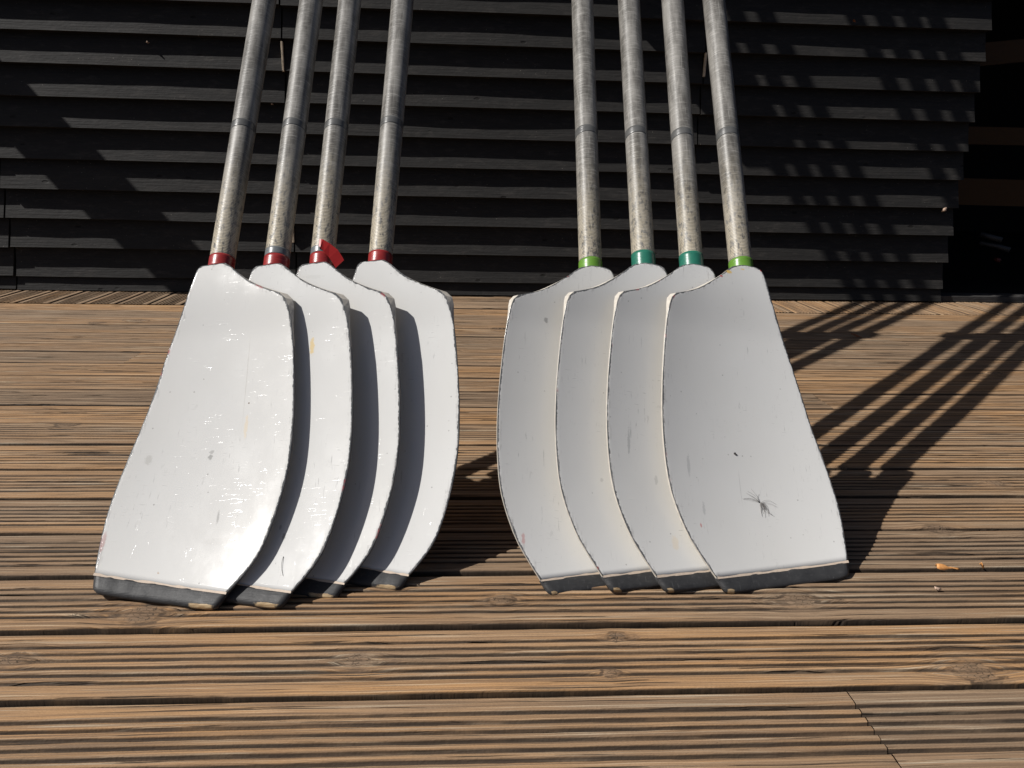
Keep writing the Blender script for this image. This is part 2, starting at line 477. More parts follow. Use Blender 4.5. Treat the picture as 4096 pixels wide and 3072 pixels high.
def profile(width):
    """across-board profile: (offset, height, groove) for two wide edge reeds and five narrow ones"""
    u = width / 8.8
    segs = []; x = 0
    P = []
    d = -.0054
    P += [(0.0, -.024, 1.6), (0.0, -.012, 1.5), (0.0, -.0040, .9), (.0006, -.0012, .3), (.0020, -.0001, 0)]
    reeds = [1.9, 1, 1, 1, 1, 1, 1.9]
    for i, r in enumerate(reeds):
        w = r * u
        gw = u * .43            # groove width
        a, b = x, x + w
        lo = a + (gw / 2 if i else .0016)
        hi = b - (gw / 2 if i < 6 else .0016)
        if i:
            P += [(lo + .0002, -.0013, .45), (lo + .0008, -.0002, .12)]
        k = 4 if r > 1 else 1
        for j in range(1, k + 1):
            P.append((lo + .0008 + (hi - lo - .0016) * j / (k + 1), .0001, 0))
        if i < 6:
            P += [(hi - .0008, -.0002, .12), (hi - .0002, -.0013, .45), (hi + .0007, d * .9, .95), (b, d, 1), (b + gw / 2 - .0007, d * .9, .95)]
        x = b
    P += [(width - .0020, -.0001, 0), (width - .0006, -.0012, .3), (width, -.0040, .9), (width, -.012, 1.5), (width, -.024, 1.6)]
    return np.array(P)

def plank(y0, y1, x0, x1, dx, seed, tone, name='plank', transverse=False, dz=0.0):
    """board along X between y0..y1 (or along Y when transverse, arguments swapped)"""
    P = profile(y1 - y0)
    nx = max(4, int((x1 - x0) / dx))
    xs = np.linspace(x0, x1, nx + 1)
    X, I = np.meshgrid(xs, np.arange(len(P)), indexing='ij')
    off = P[I, 0]; z = P[I, 1].copy(); gr = P[I, 2].copy()
    Y = y0 + off
    kn = np.full(X.shape, 4.0); fill = np.ones(X.shape); gy = np.zeros(X.shape); hump = np.zeros(X.shape)
    if not transverse:
        for (kx, ky, r) in KNOTS:
            if ky < y0 - .012 or ky > y1 + .012 or kx < x0 - .1 or kx > x1 + .1: continue
            ddx = (X - kx) / (r * 1.35); ddy = (Y - ky) / r
            dist = np.sqrt(ddx ** 2 + ddy ** 2)
            kn = np.minimum(kn, dist)
            fill *= 1 - .92 * np.exp(-((X - kx) / (1.9 * r)) ** 2 - ((Y - ky) / (1.25 * r)) ** 2)
            gy -= np.sign(Y - ky) * r * .85 * np.exp(-((X - kx) / (2.3 * r)) ** 2) * np.exp(-np.abs(Y - ky) / (1.2 * r))
            hump += .0006 * np.exp(-dist ** 2)
    # ridge wear and raggedness
    wear = vnoise(X * 5 + seed * 9.1, Y * 75, seed) * .00045 + vnoise(X * 24, Y * 230 + seed, seed + 5) * .00028
    rag = vnoise(X * 14 + seed * 3.3, Y * 160, seed + 9) * .00035 + vnoise(X * 60, Y * 300, seed + 19) * .0003
    gdep = 1 + .16 * vnoise(X * 4 + 7 * seed, Y * 90, seed + 3)
    topm = (z > -.006)
    z = np.where(topm, z * fill * gdep, z)
    z = z + np.where(topm, wear + hump, 0)
    side = (gr > .05) & (gr < .96)
    Y = Y + np.where(side & topm, rag, 0) + np.where(~topm | (off < .001) | (off > (y1 - y0) - .001), vnoise(X * 6 + seed, X * 0, seed + 30) * .0007, 0)
    bow = vnoise(X * .9 + seed * 5, X * 0, seed + 40) * .0011
    Z = z + bow + dz
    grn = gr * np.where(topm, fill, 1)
    G = np.stack([X + seed * 1.71, Y + gy + seed * .37, np.full(X.shape, float(seed))], -1)
    if transverse:
        co = np.stack([Y, X, Z], -1)
    else:
        co = np.stack([X, Y, Z], -1)
    F = grid_faces(nx + 1, len(P))
    if not transverse: F = F[:, ::-1]
    F = F[:, ::-1] if False else F
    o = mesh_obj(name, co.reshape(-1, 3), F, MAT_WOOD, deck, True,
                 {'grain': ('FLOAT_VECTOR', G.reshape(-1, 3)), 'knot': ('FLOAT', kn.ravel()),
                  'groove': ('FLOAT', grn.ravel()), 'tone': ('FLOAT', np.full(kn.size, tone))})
    # end faces
    return o

seed = 1
JOINTS = {-1: [.397], 8: [.8388], 3: [], 5: [-1.9], 7: [1.95], 11: [-.9], 13: [1.4]}
XR = 2.75
for n in range(-4, 18):
    ya = D0 + n * PITCHB + GAP / 2 + random.uniform(-.0006, .0006)
    yb = D0 + (n + 1) * PITCHB - GAP / 2 + random.uniform(-.0006, .0006)
    xr = 1.5 if n < 1 else (2.1 if n < 6 else XR)
    cuts = [-xr] + JOINTS.get(n, []) + [xr]
    for a, b in zip(cuts[:-1], cuts[1:]):
        tone = random.uniform(-.30, .30)
        if n == -1: tone = .10 if a < 0 else -.2
        if n == 0: tone = .22
        if n == 1: tone = .02
        dx = .005 if n < 5 else (.008 if n < 10 else .012)
        plank(ya, yb, a + (.0004 if a > -xr else 0), b - (.0004 if b < xr else 0), dx, seed, tone, dz=random.uniform(-.0006, .0006))
        seed += 1
# threshold strip along the wall: transverse boards left and right, long boards between
Y18 = D0 + 18 * PITCHB
for (ya, yb) in ((Y18 + GAP / 2, D0 + 18.76 * PITCHB - GAP / 2), (D0 + 18.76 * PITCHB + GAP / 2, YW + .10)):
    plank(ya, yb, -.69, .89, .010, seed, random.uniform(-.05, .25)); seed += 1
x = -.70 - PITCHB
while x > -2.8:
    plank(x + GAP / 2, x + PITCHB - GAP / 2, Y18 + .003, YW + .10, .012, seed, random.uniform(-.35, 0), transverse=True)
    seed += 1; x -= PITCHB
x = .90
while x < 2.8:
    plank(x + GAP / 2, x + PITCHB - GAP / 2, Y18 + .003, YW + .10, .012, seed, random.uniform(-.05, .3), transverse=True)
    seed += 1; x += PITCHB
# ground below the deck
gd = box('ground', (-40, 40, -40, 40, -.42, -.40), MAT_EARTH)
gd['kind'] = 'structure'
for yy in np.arange(.3, 3.1, .45):
    box('joist', (-2.7, 2.7, yy, yy + .045, -.17, -.0255), MAT_JAMB, deck)

# ------------------------------------------------------------------ boathouse wall
wall = thing('boathouse_wall', 'black weatherboarded boathouse wall with overlapping boards behind the oars', 'wall', (0, YW, 0))
JX = [-3.2, -1.781, -.692, .892, 1.998]
ROW = .2133 * H
Z0 = .110 * H
LIP = .0385
def wall_board(x0, x1, zb, seedv, dz=0.0):
    n = max(3, int((x1 - x0) / .05))
    xs = np.linspace(x0, x1, n + 1)
    # profile points (depth toward the viewer, height)
    prof = [(.0, ROW * 1.22), (.0035, ROW * 1.22), (.004, ROW * .98), (LIP * .50, ROW * .5), (LIP * .97, .004), (LIP, .0018), (LIP - .0018, 0.0), (.002, 0.0)]
    X, I = np.meshgrid(xs, np.arange(len(prof)), indexing='ij')
    pr = np.array(prof)
    dep = pr[I, 0]; zz = pr[I, 1]
    wav = vnoise(X * 1.7 + seedv, X * 0, seedv) * .0022 + vnoise(X * 9, X * 0, seedv + 2) * .0007
    wz = vnoise(X * 1.3 + seedv * 2, X * 0, seedv + 4) * .0018
    Y = YW + .010 - dep - np.where(dep > .01, wav + .002 * dz, 0)
    Z = zb + zz + np.where(zz < .01, wz, 0)
    co = np.stack([X, Y, Z], -1).reshape(-1, 3)
    k = len(prof)
    F = [tuple(f) for f in grid_faces(n + 1, k)]
    F.append(tuple(range(k))); F.append(tuple(reversed(range(n * k, n * k + k))))
    return mesh_obj('weatherboard', co, F, MAT_WALL, wall, False)
sv = 1
for k in range(-1, 27):
    zb = Z0 + k * ROW
    if k == -1: zb = .004
    for i in range(4):
        g = .0035 if i in (0, 1) else .0028
        lean = .0
        o = wall_board(JX[i] + g, JX[i + 1] - (g if i < 3 else 0), zb + random.uniform(-.0012, .0012), sv, random.uniform(-1, 1))
        if k == -1:
            for v in o.data.vertices:
                if v.co.z > ROW * .9: v.co.z = Z0 + .004
        sv += 1
box('sky_blocker', (-3.2, 8, YW - .28, YW + .15, 2.95, 3.05), MAT_JAMB, wall)  # unseen overhang, added to cut the sky light on the wall
# frame behind the joints, corner jamb, base rail
box('backing_board', (-3.2, 1.996, YW + .011, YW + .05, .0, 27 * ROW), MAT_DARK, wall)
box('corner_post', (1.9, 1.988, YW + .052, YW + .14, .0, 27 * ROW), MAT_JAMB, wall)
for (xj, za, zb_) in ((-.6935, .832, .935), (-.694, .205, .262), (.8935, .860, .945)):
    box('sun_sliver', (xj - .0035, xj + .0035, YW - .030, YW - .016, za, zb_), MAT_SLIVER, wall, .001)  # pale strips stand in for thin slivers of sun at the joints

# ------------------------------------------------------------------ bracket high on the wall to the left (casts the slanting shade)
def bracket(x0, x1, z0, z1, q):
    return box('wall_bracket', (x0, x1, YW - LIP - q, YW - .012, z0, z1), MAT_JAMB, None, .004)
# slanting shade band: upper edge passes (-1.389, z .52), lower edge passes (-1.591, z .396)
zt = 1.52
xt = -1.389 - (zt - .52) * SUN_A
br = bracket(xt - .14, xt, zt - .17, zt, zt * SUN_B * .99)
tag(br, 'black timber bracket fixed to the boathouse wall high on the left', 'bracket')
br2 = bracket(.307, .447, 1.35, 1.52, .142)
tag(br2, 'short black timber bracket on the boathouse wall above the right fan of oars', 'bracket')

# ------------------------------------------------------------------ open doorway and interior on the right
XO = 2.0
room = thing('boathouse_interior', 'dark open bay of the boathouse beyond the right end of the boards', 'building', (XO, YW, 0))
box('side_wall', (XO - .004, XO + .02, YW + .142, YW + 4, 0, 3), MAT_DARK, room)
box('back_wall', (XO, XO + 6, YW + 4, YW + 4.1, 0, 3), MAT_DARK, room)
box('far_wall', (XO + 6, XO + 6.1, YW, YW + 4.1, 0, 3), MAT_DARK, room)
box('roof', (-3.2, XO + 6.1, YW + .15, YW + 4.1, 3.0, 3.1), MAT_DARK, room)
box('floor', (XO + .02, XO + 6, YW + .1, YW + 4, -.05, .006), MAT_DARK, room)
box('lintel', (XO, XO + 6.1, YW, YW + .14, 2.55, 3.0), MAT_JAMB, room)
box('sill', (XO + .002, XO + 6, YW - .006, YW + .09, .001, .026), MAT_JAMB, room, .002)
rack = thing('boat_rack', 'dim orange brown rack rails inside the dark bay on the right', 'rack', (2.2, YW + .31, 0))
def bar(p, q, r0, h, mat, name, par):
    p = Vector(p); q = Vector(q)
    V = []
    for P_ in (p, q):
        for dy, dz in ((-r0, -h), (r0, -h), (r0, h), (-r0, h)):
            V.append(P_ + Vector((0, dy, dz)))
    F = [(0, 1, 2, 3), (7, 6, 5, 4), (0, 4, 5, 1), (1, 5, 6, 2), (2, 6, 7, 3), (3, 7, 4, 0)]
    return mesh_obj(name, V, F, mat, par, False)
bar((2.06, 3.36, 1.005), (3.9, 3.36, 1.22), .02, .046, MAT_RUST, 'rail', rack)
bar((2.06, 3.36, .690), (3.9, 3.36, .70), .02, .037, MAT_RUST, 'rail', rack)
bar((2.06, 3.36, .452), (3.9, 3.36, .440), .02, .058, MAT_RUST, 'rail', rack)
for xp in (3.85,):
    box('post', (xp, xp + .06, 3.385, 3.44, 0, 1.5), MAT_RUST, rack)
box('post', (2.03, 2.058, 3.34, 3.38, 0, 1.1), MAT_DARK, rack)
V, F = tube_vf([(2.36, 3.37, .262), (2.44, 3.33, .240)], [.012, .013], 10)
o = mesh_obj('grey_pole', V, F, MAT_METAL); tag(o, 'upper of the two dim grey poles lying in the dark bay', 'pole', 'poles in the dark bay')
V, F = tube_vf([(2.37, 3.38, .222), (2.45, 3.36, .208), (2.49, 3.33, .195)], [.010, .012, .013], 10)
o = mesh_obj('grey_pole', V, F, MAT_METAL); tag(o, 'lower of the two dim grey poles lying in the dark bay', 'pole', 'poles in the dark bay')
V, F = tube_vf([(2.455, 3.34, .146), (2.455, 3.37, .148)], [.011, .011], 14)
o = mesh_obj('red_cap', V, F, plain('dull_red_plastic', (.07, .008, .006))); tag(o, 'small round red cap in the dark bay below the grey poles', 'cap')
V, F = tube_vf([(2.60, 3.33, .105), (2.70, 3.33, .102), (2.80, 3.33, .10)], [.014, .02, .02], 10)
o = mesh_obj('grey_bottle', V, F, MAT_METAL); tag(o, 'dim grey bottle lying at the right edge on the floor of the dark bay', 'bottle')

# ------------------------------------------------------------------ oars
OARS = {
 1: ((-.3645, 1.1223, .3738), (-.0033, .6491, .7607)),
 2: ((-.2841, 1.1184, .3752), (.0016, .6484, .7613)),
 3: ((-.2203, 1.1330, .3767), (.0073, .6386, .7695)),
 4: ((-.1352, 1.1455, .3795), (.0211, .6362, .7713)),
 5: ((.1869, 1.1419, .3742), (.0327, .6390, .7686)),
 6: ((.2697, 1.1436, .3791), (.0392, .6368, .7700)),
 7: ((.3451, 1.1430, .3785), (.0517, .6377, .7686)),
 8: ((.4245, 1.1456, .3765), (.0495, .6323, .7731)),
}
LB = .49711
PHI = math.radians(-7.2)
SAG, KC, TWI = .1035 * H, .38 / H, .05
def wsurf(u, v):
    t = np.clip(v / LB, 0, 1.1)
    q = np.clip(t / .25, 0, 1)
    return -SAG * t * (1 - t ** 3) * q * q * (3 - 2 * q) + KC * u * u + TWI * u * (t - .35)

# outlines (u across, v down from the neck, metres): long side first, short side second
R_LONG = [(-0.006, 0.005), (-0.0119, 0.0068), (-0.0173, 0.0095), (-0.0233, 0.0143), (-0.0354, 0.0267), (-0.0476, 0.0368), (-0.0705, 0.0543), (-0.0868, 0.0632), (-0.1085, 0.0718), (-0.1168, 0.0748), (-0.121, 0.079), (-0.1255, 0.0923), (-0.1293, 0.1148), (-0.1326, 0.1401), (-0.135, 0.172), (-0.1374, 0.2092), (-0.1386, 0.2452), (-0.1387, 0.281), (-0.1371, 0.3163), (-0.133, 0.3589), (-0.1248, 0.3916), (-0.1098, 0.4318), (-0.0945, 0.4581), (-0.0787, 0.4841)]
R_SHORT = [(0.006, 0.0024), (0.0178, 0.0026), (0.0259, 0.0036), (0.0315, 0.0058), (0.0349, 0.009), (0.0389, 0.019), (0.0461, 0.0552), (0.0603, 0.1043), (0.0744, 0.1573), (0.0866, 0.204), (0.0993, 0.2634), (0.107, 0.2897), (0.1157, 0.3344), (0.1197, 0.3609), (0.121, 0.3893), (0.1185, 0.4239), (0.1145, 0.4504)]
L_LONG = [(-0.007, 0.005), (-0.0122, 0.0076), (-0.0191, 0.0141), (-0.0249, 0.02), (-0.0386, 0.0331), (-0.0601, 0.047), (-0.0865, 0.0593), (-0.0965, 0.063), (-0.1036, 0.0695), (-0.1106, 0.0856), (-0.1158, 0.1071), (-0.1203, 0.1365), (-0.1246, 0.1792), (-0.1283, 0.2317), (-0.1293, 0.2743), (-0.1287, 0.3), (-0.1263, 0.3292), (-0.1213, 0.3598), (-0.1143, 0.3927), (-0.104, 0.429), (-0.0885, 0.4548), (-0.0718, 0.4764)]
L_SHORT = [(0.006, 0.0054), (0.018, 0.0063), (0.0278, 0.0072), (0.0325, 0.0105), (0.0351, 0.0172), (0.0372, 0.0292), (0.0444, 0.0634), (0.0512, 0.0926), (0.0648, 0.1484), (0.0712, 0.1896), (0.0796, 0.2318), (0.0868, 0.263), (0.0915, 0.2825), (0.1002, 0.326), (0.1045, 0.3609), (0.1048, 0.3963), (0.102, 0.4277), (0.0988, 0.4485)]

def resample(P, n):
    P = np.array(P, float)
    # chaikin smoothing twice keeps corners soft
    for _ in range(1):
        Q = [P[0]]
        for a, b in zip(P[:-1], P[1:]):
            Q += [a * .75 + b * .25, a * .25 + b * .75]
        Q.append(P[-1]); P = np.array(Q)
    s = np.concatenate([[0], np.cumsum(np.linalg.norm(np.diff(P, axis=0), axis=1))])
    t = np.linspace(0, s[-1], n)
    return np.stack([np.interp(t, s, P[:, 0]), np.interp(t, s, P[:, 1])], -1)

def split_side(P, vbreak, na, nb):
    P = np.array(P)
    i = int(np.argmin(abs(P[:, 1] - vbreak)))
    return P, i

def dist_poly(pts, poly):
    d = np.full(len(pts), 1e9)
    for a, b in zip(poly[:-1], poly[1:]):
        ab = b - a; t = np.clip(((pts - a) @ ab) / (ab @ ab + 1e-12), 0, 1)
        d = np.minimum(d, np.linalg.norm(pts - (a + t[:, None] * ab), axis=1))
    return d

def shift(N, idx):
    k = {1: .9945, 2: .9985, 3: 1.0025, 4: 1.0065, 8: .9945, 7: .9985, 6: 1.0025, 5: 1.0065}[idx]
    c = Vector((0, 0, H))
    return c + (Vector(N) - c) * k + Vector((0, 0, {8: .0045, 7: .0035, 6: .0030, 5: .0025}.get(idx, .0015)))

def oar_frame(d, sgn):
    d = Vector(d).normalized()
    n0 = Vector((0, -1, 0)); n0 = (n0 - d * n0.dot(d)).normalized()
    u0 = n0.cross(d)
    if u0.x < 0: u0 = -u0
    ph = PHI * sgn
    u = u0 * math.cos(ph) + n0 * math.sin(ph)
    n = n0 * math.cos(ph) - u0 * math.sin(ph)
    return d, u, n

RED1, RED2 = (.19, .016, .016), (.32, .032, .030)
TEAL1, TEAL2 = (.014, .105, .072), (.028, .17, .115)
LIME1, LIME2 = (.075, .19, .02), (.14, .28, .045)
GREYT = (.10, .11, .115)
SPOTS = {
 1: [(-.0669, .2966, .006, .008, (.30, .29, .26), .32, 420), (.016, .2951, .004, .005, (.2, .2, .19), .6, 300), (.017, .288, .004, .003, (.25, .25, .24), .5, 300),
     (.0392, .3775, .0022, .010, (.28, .28, .27), .6, 300), (-.1000, .4070, .0035, .016, (.36, .12, .11), .4, 420), (.0615, .2216, .0013, .0014, (.12, .07, .04), 1, 100),
     (.0550, .190, .0005, .075, (.36, .34, .30), .5, 20), (.0610, .255, .003, .020, (.62, .52, .38), .55, 200), (.050, .41, .03, .006, (.45, .44, .42), .25, 260)],
 2: [(.0636, .1388, .0042, .0150, (.62, .46, .20), .75, 260), (.0495, .4050, .0030, .006, (.22, .22, .21), .7, 400), (.043, .392, .002, .004, (.3, .3, .3), .6, 300)],
 3: [(-.01, .03, .018, .004, (.5, .5, .48), .4, 260)],
 4: [(.05, .34, .0012, .012, (.35, .35, .34), .5, 200)],
 5: [(-.070, .105, .004, .0045, (.25, .25, .24), .7, 300), (-.10, .43, .003, .010, (.45, .16, .15), .5, 300)],
 6: [(-.07, .35, .003, .004, (.3, .3, .3), .4, 300)],
 7: [(-.105, .30, .0025, .022, (.28, .28, .28), .5, 300), (-.065, .35, .003, .008, (.3, .3, .3), .4, 300), (-.045, .435, .006, .012, (.6, .5, .35), .4, 200)],
 8: [(-.0226, .0199, .0060, .0036, (.62, .42, .12), .85, 400), (.0013, .0110, .0045, .0018, (.62, .42, .14), .7, 400), (.0325, .0085, .0028, .0026, (.34, .04, .05), .9, 300),
     (-.0365, .0300, .0032, .0020, (.34, .04, .05), .9, 300), (-.0897, .4141, .0016, .0045, (.45, .14, .13), .7, 300), (-.0217, .3550, .0005, .032, (.35, .34, .33), .6, 20),
     (-.100, .33, .003, .020, (.32, .32, .32), .45, 300), (-.082, .390, .0025, .012, (.32, .32, .32), .45, 300), (.0, .085, .0008, .006, (.35, .35, .34), .5, 100)],
}

def build_oar(idx, label, tape, group):
    N, d = OARS[idx]
    N = shift(N, idx)
    sgn = 1 if idx > 4 else -1
    d, u, n = oar_frame(d, sgn)
    foot = N - d * LB
    oar = thing('oar', label, 'oar', (foot.x, foot.y, 0), group=group)
    LONG, SHORT = (R_LONG, R_SHORT) if sgn > 0 else (L_LONG, L_SHORT)
    def P3(uu, vv, nn):
        return N + u * uu * sgn + (-d) * vv + n * nn
    A = np.array(LONG); B = np.array(SHORT)
    ia, ib = 11, 6
    left = np.vstack([resample(A[:ia + 1], 15)[:-1], resample(A[ia:], 46)])
    right = np.vstack([resample(B[:ib + 1], 15)[:-1], resample(B[ib:], 46)])
    nr = len(left); nc = 34
    q = np.linspace(0, 1, nc)
    # denser columns near the rims
    q = .5 - .5 * np.cos(np.pi * q) * (1 - .25 * (1 - np.abs(np.cos(np.pi * q))))
    q = (q - q[0]) / (q[-1] - q[0])
    UV = left[:, None, :] * (1 - q[None, :, None]) + right[:, None, :] * q[None, :, None]
    # slightly arched top edge at the neck
    rr = np.arange(nr)[:, None] / (nr - 1)
    UV[..., 1] -= .0006 * np.sin(np.pi * q)[None, :] * np.exp(-rr * 40)
    uu, vv = UV[..., 0], UV[..., 1]
    jag = vnoise(vv * 120 + idx * 3, uu * 90, idx) * .00035
    ww = wsurf(uu, vv)
    outline = np.vstack([left[::-1], UV[0, 1:-1], right])
    pts = np.stack([uu.ravel(), vv.ravel()], -1)
    edge = dist_poly(pts, outline)
    ed = edge.reshape(uu.shape)
    # soft rounding of the front rim
    ww = ww - .0007 * np.exp(-ed / .0007)
    # back surface: thickness with a spine running down from the shaft
    spine = .021 * np.exp(-(uu / (.013 + .05 * np.clip(vv, 0, 1) / LB)) ** 2) * np.clip(1 - vv / .34, 0, 1) ** 1.2
    thick = .0036 + .0022 * np.clip(ed / .02, 0, 1) + spine * np.clip(ed / .012, 0, 1)
    corner = np.exp(-((vv - .066) / .030) ** 2)           # thickened outer corner
    offu = np.zeros_like(uu)
    wdir = np.exp(-ed / .006)
    cx = .0065 if sgn > 0 else .0090
    offu -= cx * corner * wdir * (q[None, :] < .4)
    thick = thick + .004 * corner * wdir * (q[None, :] < .4)
    front = [P3(a, b, c) for a, b, c in zip(uu.ravel(), vv.ravel(), ww.ravel())]
    back = [P3(a, b, c) for a, b, c in zip((uu + offu).ravel(), (vv - .0012 * corner * wdir).ravel(), (ww - thick).ravel())]
    nv = nr * nc
    Ff = grid_faces(nr, nc)
    # orientation: make front normals face +n
    a, b, c_ = Ff[nc * 20 + 10][:3]
    nrm = (front[b] - front[a]).cross(front[c_] - front[b])
    if nrm.dot(n) < 0: Ff = Ff[:, ::-1]
    Fb = Ff[:, ::-1] + nv
    loop = list(range(0, nc)) + [r * nc + nc - 1 for r in range(1, nr)] + [(nr - 1) * nc + j for j in range(nc - 2, -1, -1)] + [r * nc for r in range(nr - 2, 0, -1)]
    Fs = []
    m = len(loop)
    for i in range(m):
        a, b = loop[i], loop[(i + 1) % m]
        Fs.append((a, a + nv, b + nv, b))
    # flip the rim if needed
    a = Fs[2]
    allv = front + back
    rn = (allv[a[1]] - allv[a[0]]).cross(allv[a[2]] - allv[a[1]])
    if rn.dot(d) < 0: Fs = [tuple(reversed(f)) for f in Fs]
    F = [tuple(f) for f in Ff] + [tuple(f) for f in Fb] + Fs
    uvm = np.zeros((2 * nv, 3)); uvm[:nv, 0] = uu.ravel() * sgn; uvm[:nv, 1] = vv.ravel(); uvm[nv:, :2] = uvm[:nv, :2]
    # texture u is mirrored for the left fan so that spots use the local sign of the long side
    uvm[:, 0] *= 1
    e2 = np.concatenate([edge, edge * 0 + .05])
    bl = mesh_obj('blade', [tuple(p) for p in allv], F, None, oar, True,
                  {'uvm': ('FLOAT_VECTOR', uvm), 'edge': ('FLOAT', e2)})
    spots = [s for s in SPOTS.get(idx, [])]
    bl.data.materials.append(blade_material('worn_white_paint', spots, idx * 1.37, .04 if sgn < 0 else 0.0))
    bl.data.materials.append(MAT_BACK)
    bl.data.materials.append(MAT_EDGE)
    bl.data.materials.append(MAT_GREYEDGE)
    nF, nB = len(Ff), len(Fb)
    mi = np.zeros(len(F), dtype=np.int32)
    mi[nF:nF + nB] = 1
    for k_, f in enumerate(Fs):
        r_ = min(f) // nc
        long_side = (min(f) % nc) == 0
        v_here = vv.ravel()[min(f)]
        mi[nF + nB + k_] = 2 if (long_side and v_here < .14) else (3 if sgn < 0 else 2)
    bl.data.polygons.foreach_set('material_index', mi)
    sm = np.ones(len(F), dtype=bool); sm[nF + nB:] = False
    bl.data.polygons.foreach_set('use_smooth', sm)
    # ---- black tip guard: rounded bar along the lower edge
    a0, b0 = left[-1], right[-1]
    low = np.array((-.0684, .5045)) if sgn > 0 else np.array((-.0627, .4968))
    high = np.array((.1115, .4735)) if sgn > 0 else np.array((.0945, .4728))
    lowmid = low + np.array((.010, .0015))
    S = 40
    prof = [(0, .0006), (.10, .0012), (.35, .0014), (.60, .0014), (.78, .0010), (.90, -.0008), (.97, -.0028), (1.0, -.0050), (.98, -.0072), (.90, -.0088), (.6, -.0090), (.3, -.0085), (0, -.0070)]
    V = []; UVM = []; WN = []
    for i in range(S + 1):
        s = i / S
        top = a0 * (1 - s) + b0 * s
        # lower edge with rounded corners
        bot = low * (1 - s) + high * s
        rl = math.exp(-s / .035) ; rh = math.exp(-(1 - s) / .03)
        bot = bot + np.array((-.0, -.0035)) * rl + np.array((.0, -.005)) * rh
        out = (-.0006 if i == 0 else (.0006 if i == S else 0))
        shrink = 1 - .45 * math.exp(-s / .012) - .45 * math.exp(-(1 - s) / .012)
        for (f, h) in prof:
            p = top * (1 - f) + bot * f
            wv = float(wsurf(p[0], p[1]))
            hh = h
            if f > 0: hh = -.006 + (h + .006) * shrink
            V.append(P3(p[0] + out, p[1], wv + hh + .0004 * vnoise(np.array([p[0] * 90.]), np.array([p[1] * 90. + idx]), idx)[0]))
            UVM.append((p[0] * sgn + idx, p[1], h))
            worn = 0.0
            if f > .7 and h < .002:
                worn = .74 * math.exp(-((s - .13) / .14) ** 2) + .45 * math.exp(-((s - .98) / .05) ** 2)
                if sgn > 0: worn = .74 * math.exp(-((s - .045) / .04) ** 2)
            WN.append(worn)
    k = len(prof)
    F = [tuple(f) for f in grid_faces(S + 1, k, wrap=True)]
    F.append(tuple(range(k))); F.append(tuple(reversed(range(S * k, S * k + k))))
    tipo = mesh_obj('tip_guard', [tuple(p) for p in V], F, MAT_TIP, oar, True,
                    {'uvm': ('FLOAT_VECTOR', np.array(UVM)), 'worn': ('FLOAT', np.array(WN))})
    fix_normals(tipo)
    # cream primer line showing between paint and tip
    V = []
    for i in range(S + 1):
        s = i / S
        p = a0 * (1 - s) + b0 * s
        wv = .0010 * (1 + .8 * vnoise(np.array([s * 22.]), np.array([idx * 1.]), idx)[0]) + .0006
        for f in (-wv, .0012):
            V.append(P3(p[0], p[1] + f, float(wsurf(p[0], p[1] + f)) + .00075 + (.0002 if f > 0 else 0)))
    F = [tuple(f) for f in grid_faces(S + 1, 2)]
    pl = mesh_obj('paint_line', [tuple(p) for p in V], F, MAT_PRIMER, oar, True)
    face_to(pl, n)
    # ---- shaft
    ax = N - n * .0196
    # the shaft joins the neck slightly off its middle
    C0 = Vector((0, 0, H))
    tan_n = (N - C0).dot(rgt) / (N - C0).dot(fwd)
    ax = ax + u * ((tan_n * (ax - C0).dot(fwd) - (ax - C0).dot(rgt)) / (u.dot(rgt) - tan_n * u.dot(fwd)))
    ang = 48
    R0 = .0180
    def ring_pts(s0, s1, r0, r1, m):
        V = []; T = []
        for i in range(m + 1):
            s = s0 + (s1 - s0) * i / m; r = r0 + (r1 - r0) * i / m
            for k in range(ang):
                a = 2 * math.pi * k / ang
                V.append(ax + d * s + (u * math.cos(a) + n * math.sin(a)) * r)
                T.append((a * .0175, s, 0))
        F = [tuple(f) for f in grid_faces(m + 1, ang, wrap=True)]
        F.append(tuple(range(ang))); F.append(tuple(range(m * ang, m * ang + ang)))
        return V, F, T
    # length until the handle rests on the wall
    Lw = (YW - LIP - .002 - ax.y - .0195 * abs(d.z)) / d.y
    Lend = Lw
    sh = None
    V, F, T = ring_pts(-.012, .60, R0, .0204, 60)
    V2, F2, T2 = ring_pts(.60, Lend - .14, .0204, .0240, 40)
    sh = mesh_obj('shaft', [tuple(p) for p in V], F, shaft_material(idx * 1.9, 1.0 if sgn < 0 else .8), oar, True, {'tube': ('FLOAT_VECTOR', np.array(T))})
    fix_normals(sh)
    sh2 = mesh_obj('upper_shaft', [tuple(p) for p in V2], F2, sh.data.materials[0], oar, True, {'tube': ('FLOAT_VECTOR', np.array(T2))})
    fix_normals(sh2)
    # dark resin ring
    rs = {1: .2626, 2: .2657, 3: .2636, 4: .2694, 5: .2694, 6: .2621, 7: .2610, 8: .2642}[idx]
    def band(name, s0, s1, extra, mat, slant=0.0, m=6):
        V, F, T = ring_pts(s0, s1, R0 + (.0204 - R0) * s0 / .6 + extra, R0 + (.0204 - R0) * s1 / .6 + extra, m)
        V = [p + d * slant * math.cos(2 * math.pi * (i % ang) / ang - 1.2) * (1 if i // ang in (0,) else (.6 if i // ang == m else .8)) for i, p in enumerate(V)]
        o = mesh_obj(name, [tuple(p) for p in V], F, mat, oar, True, {'tube': ('FLOAT_VECTOR', np.array(T))})
        fix_normals(o)
        return o
    band('seam_ring', rs - .007, rs + .008, .00035, MAT_RING, .0025)
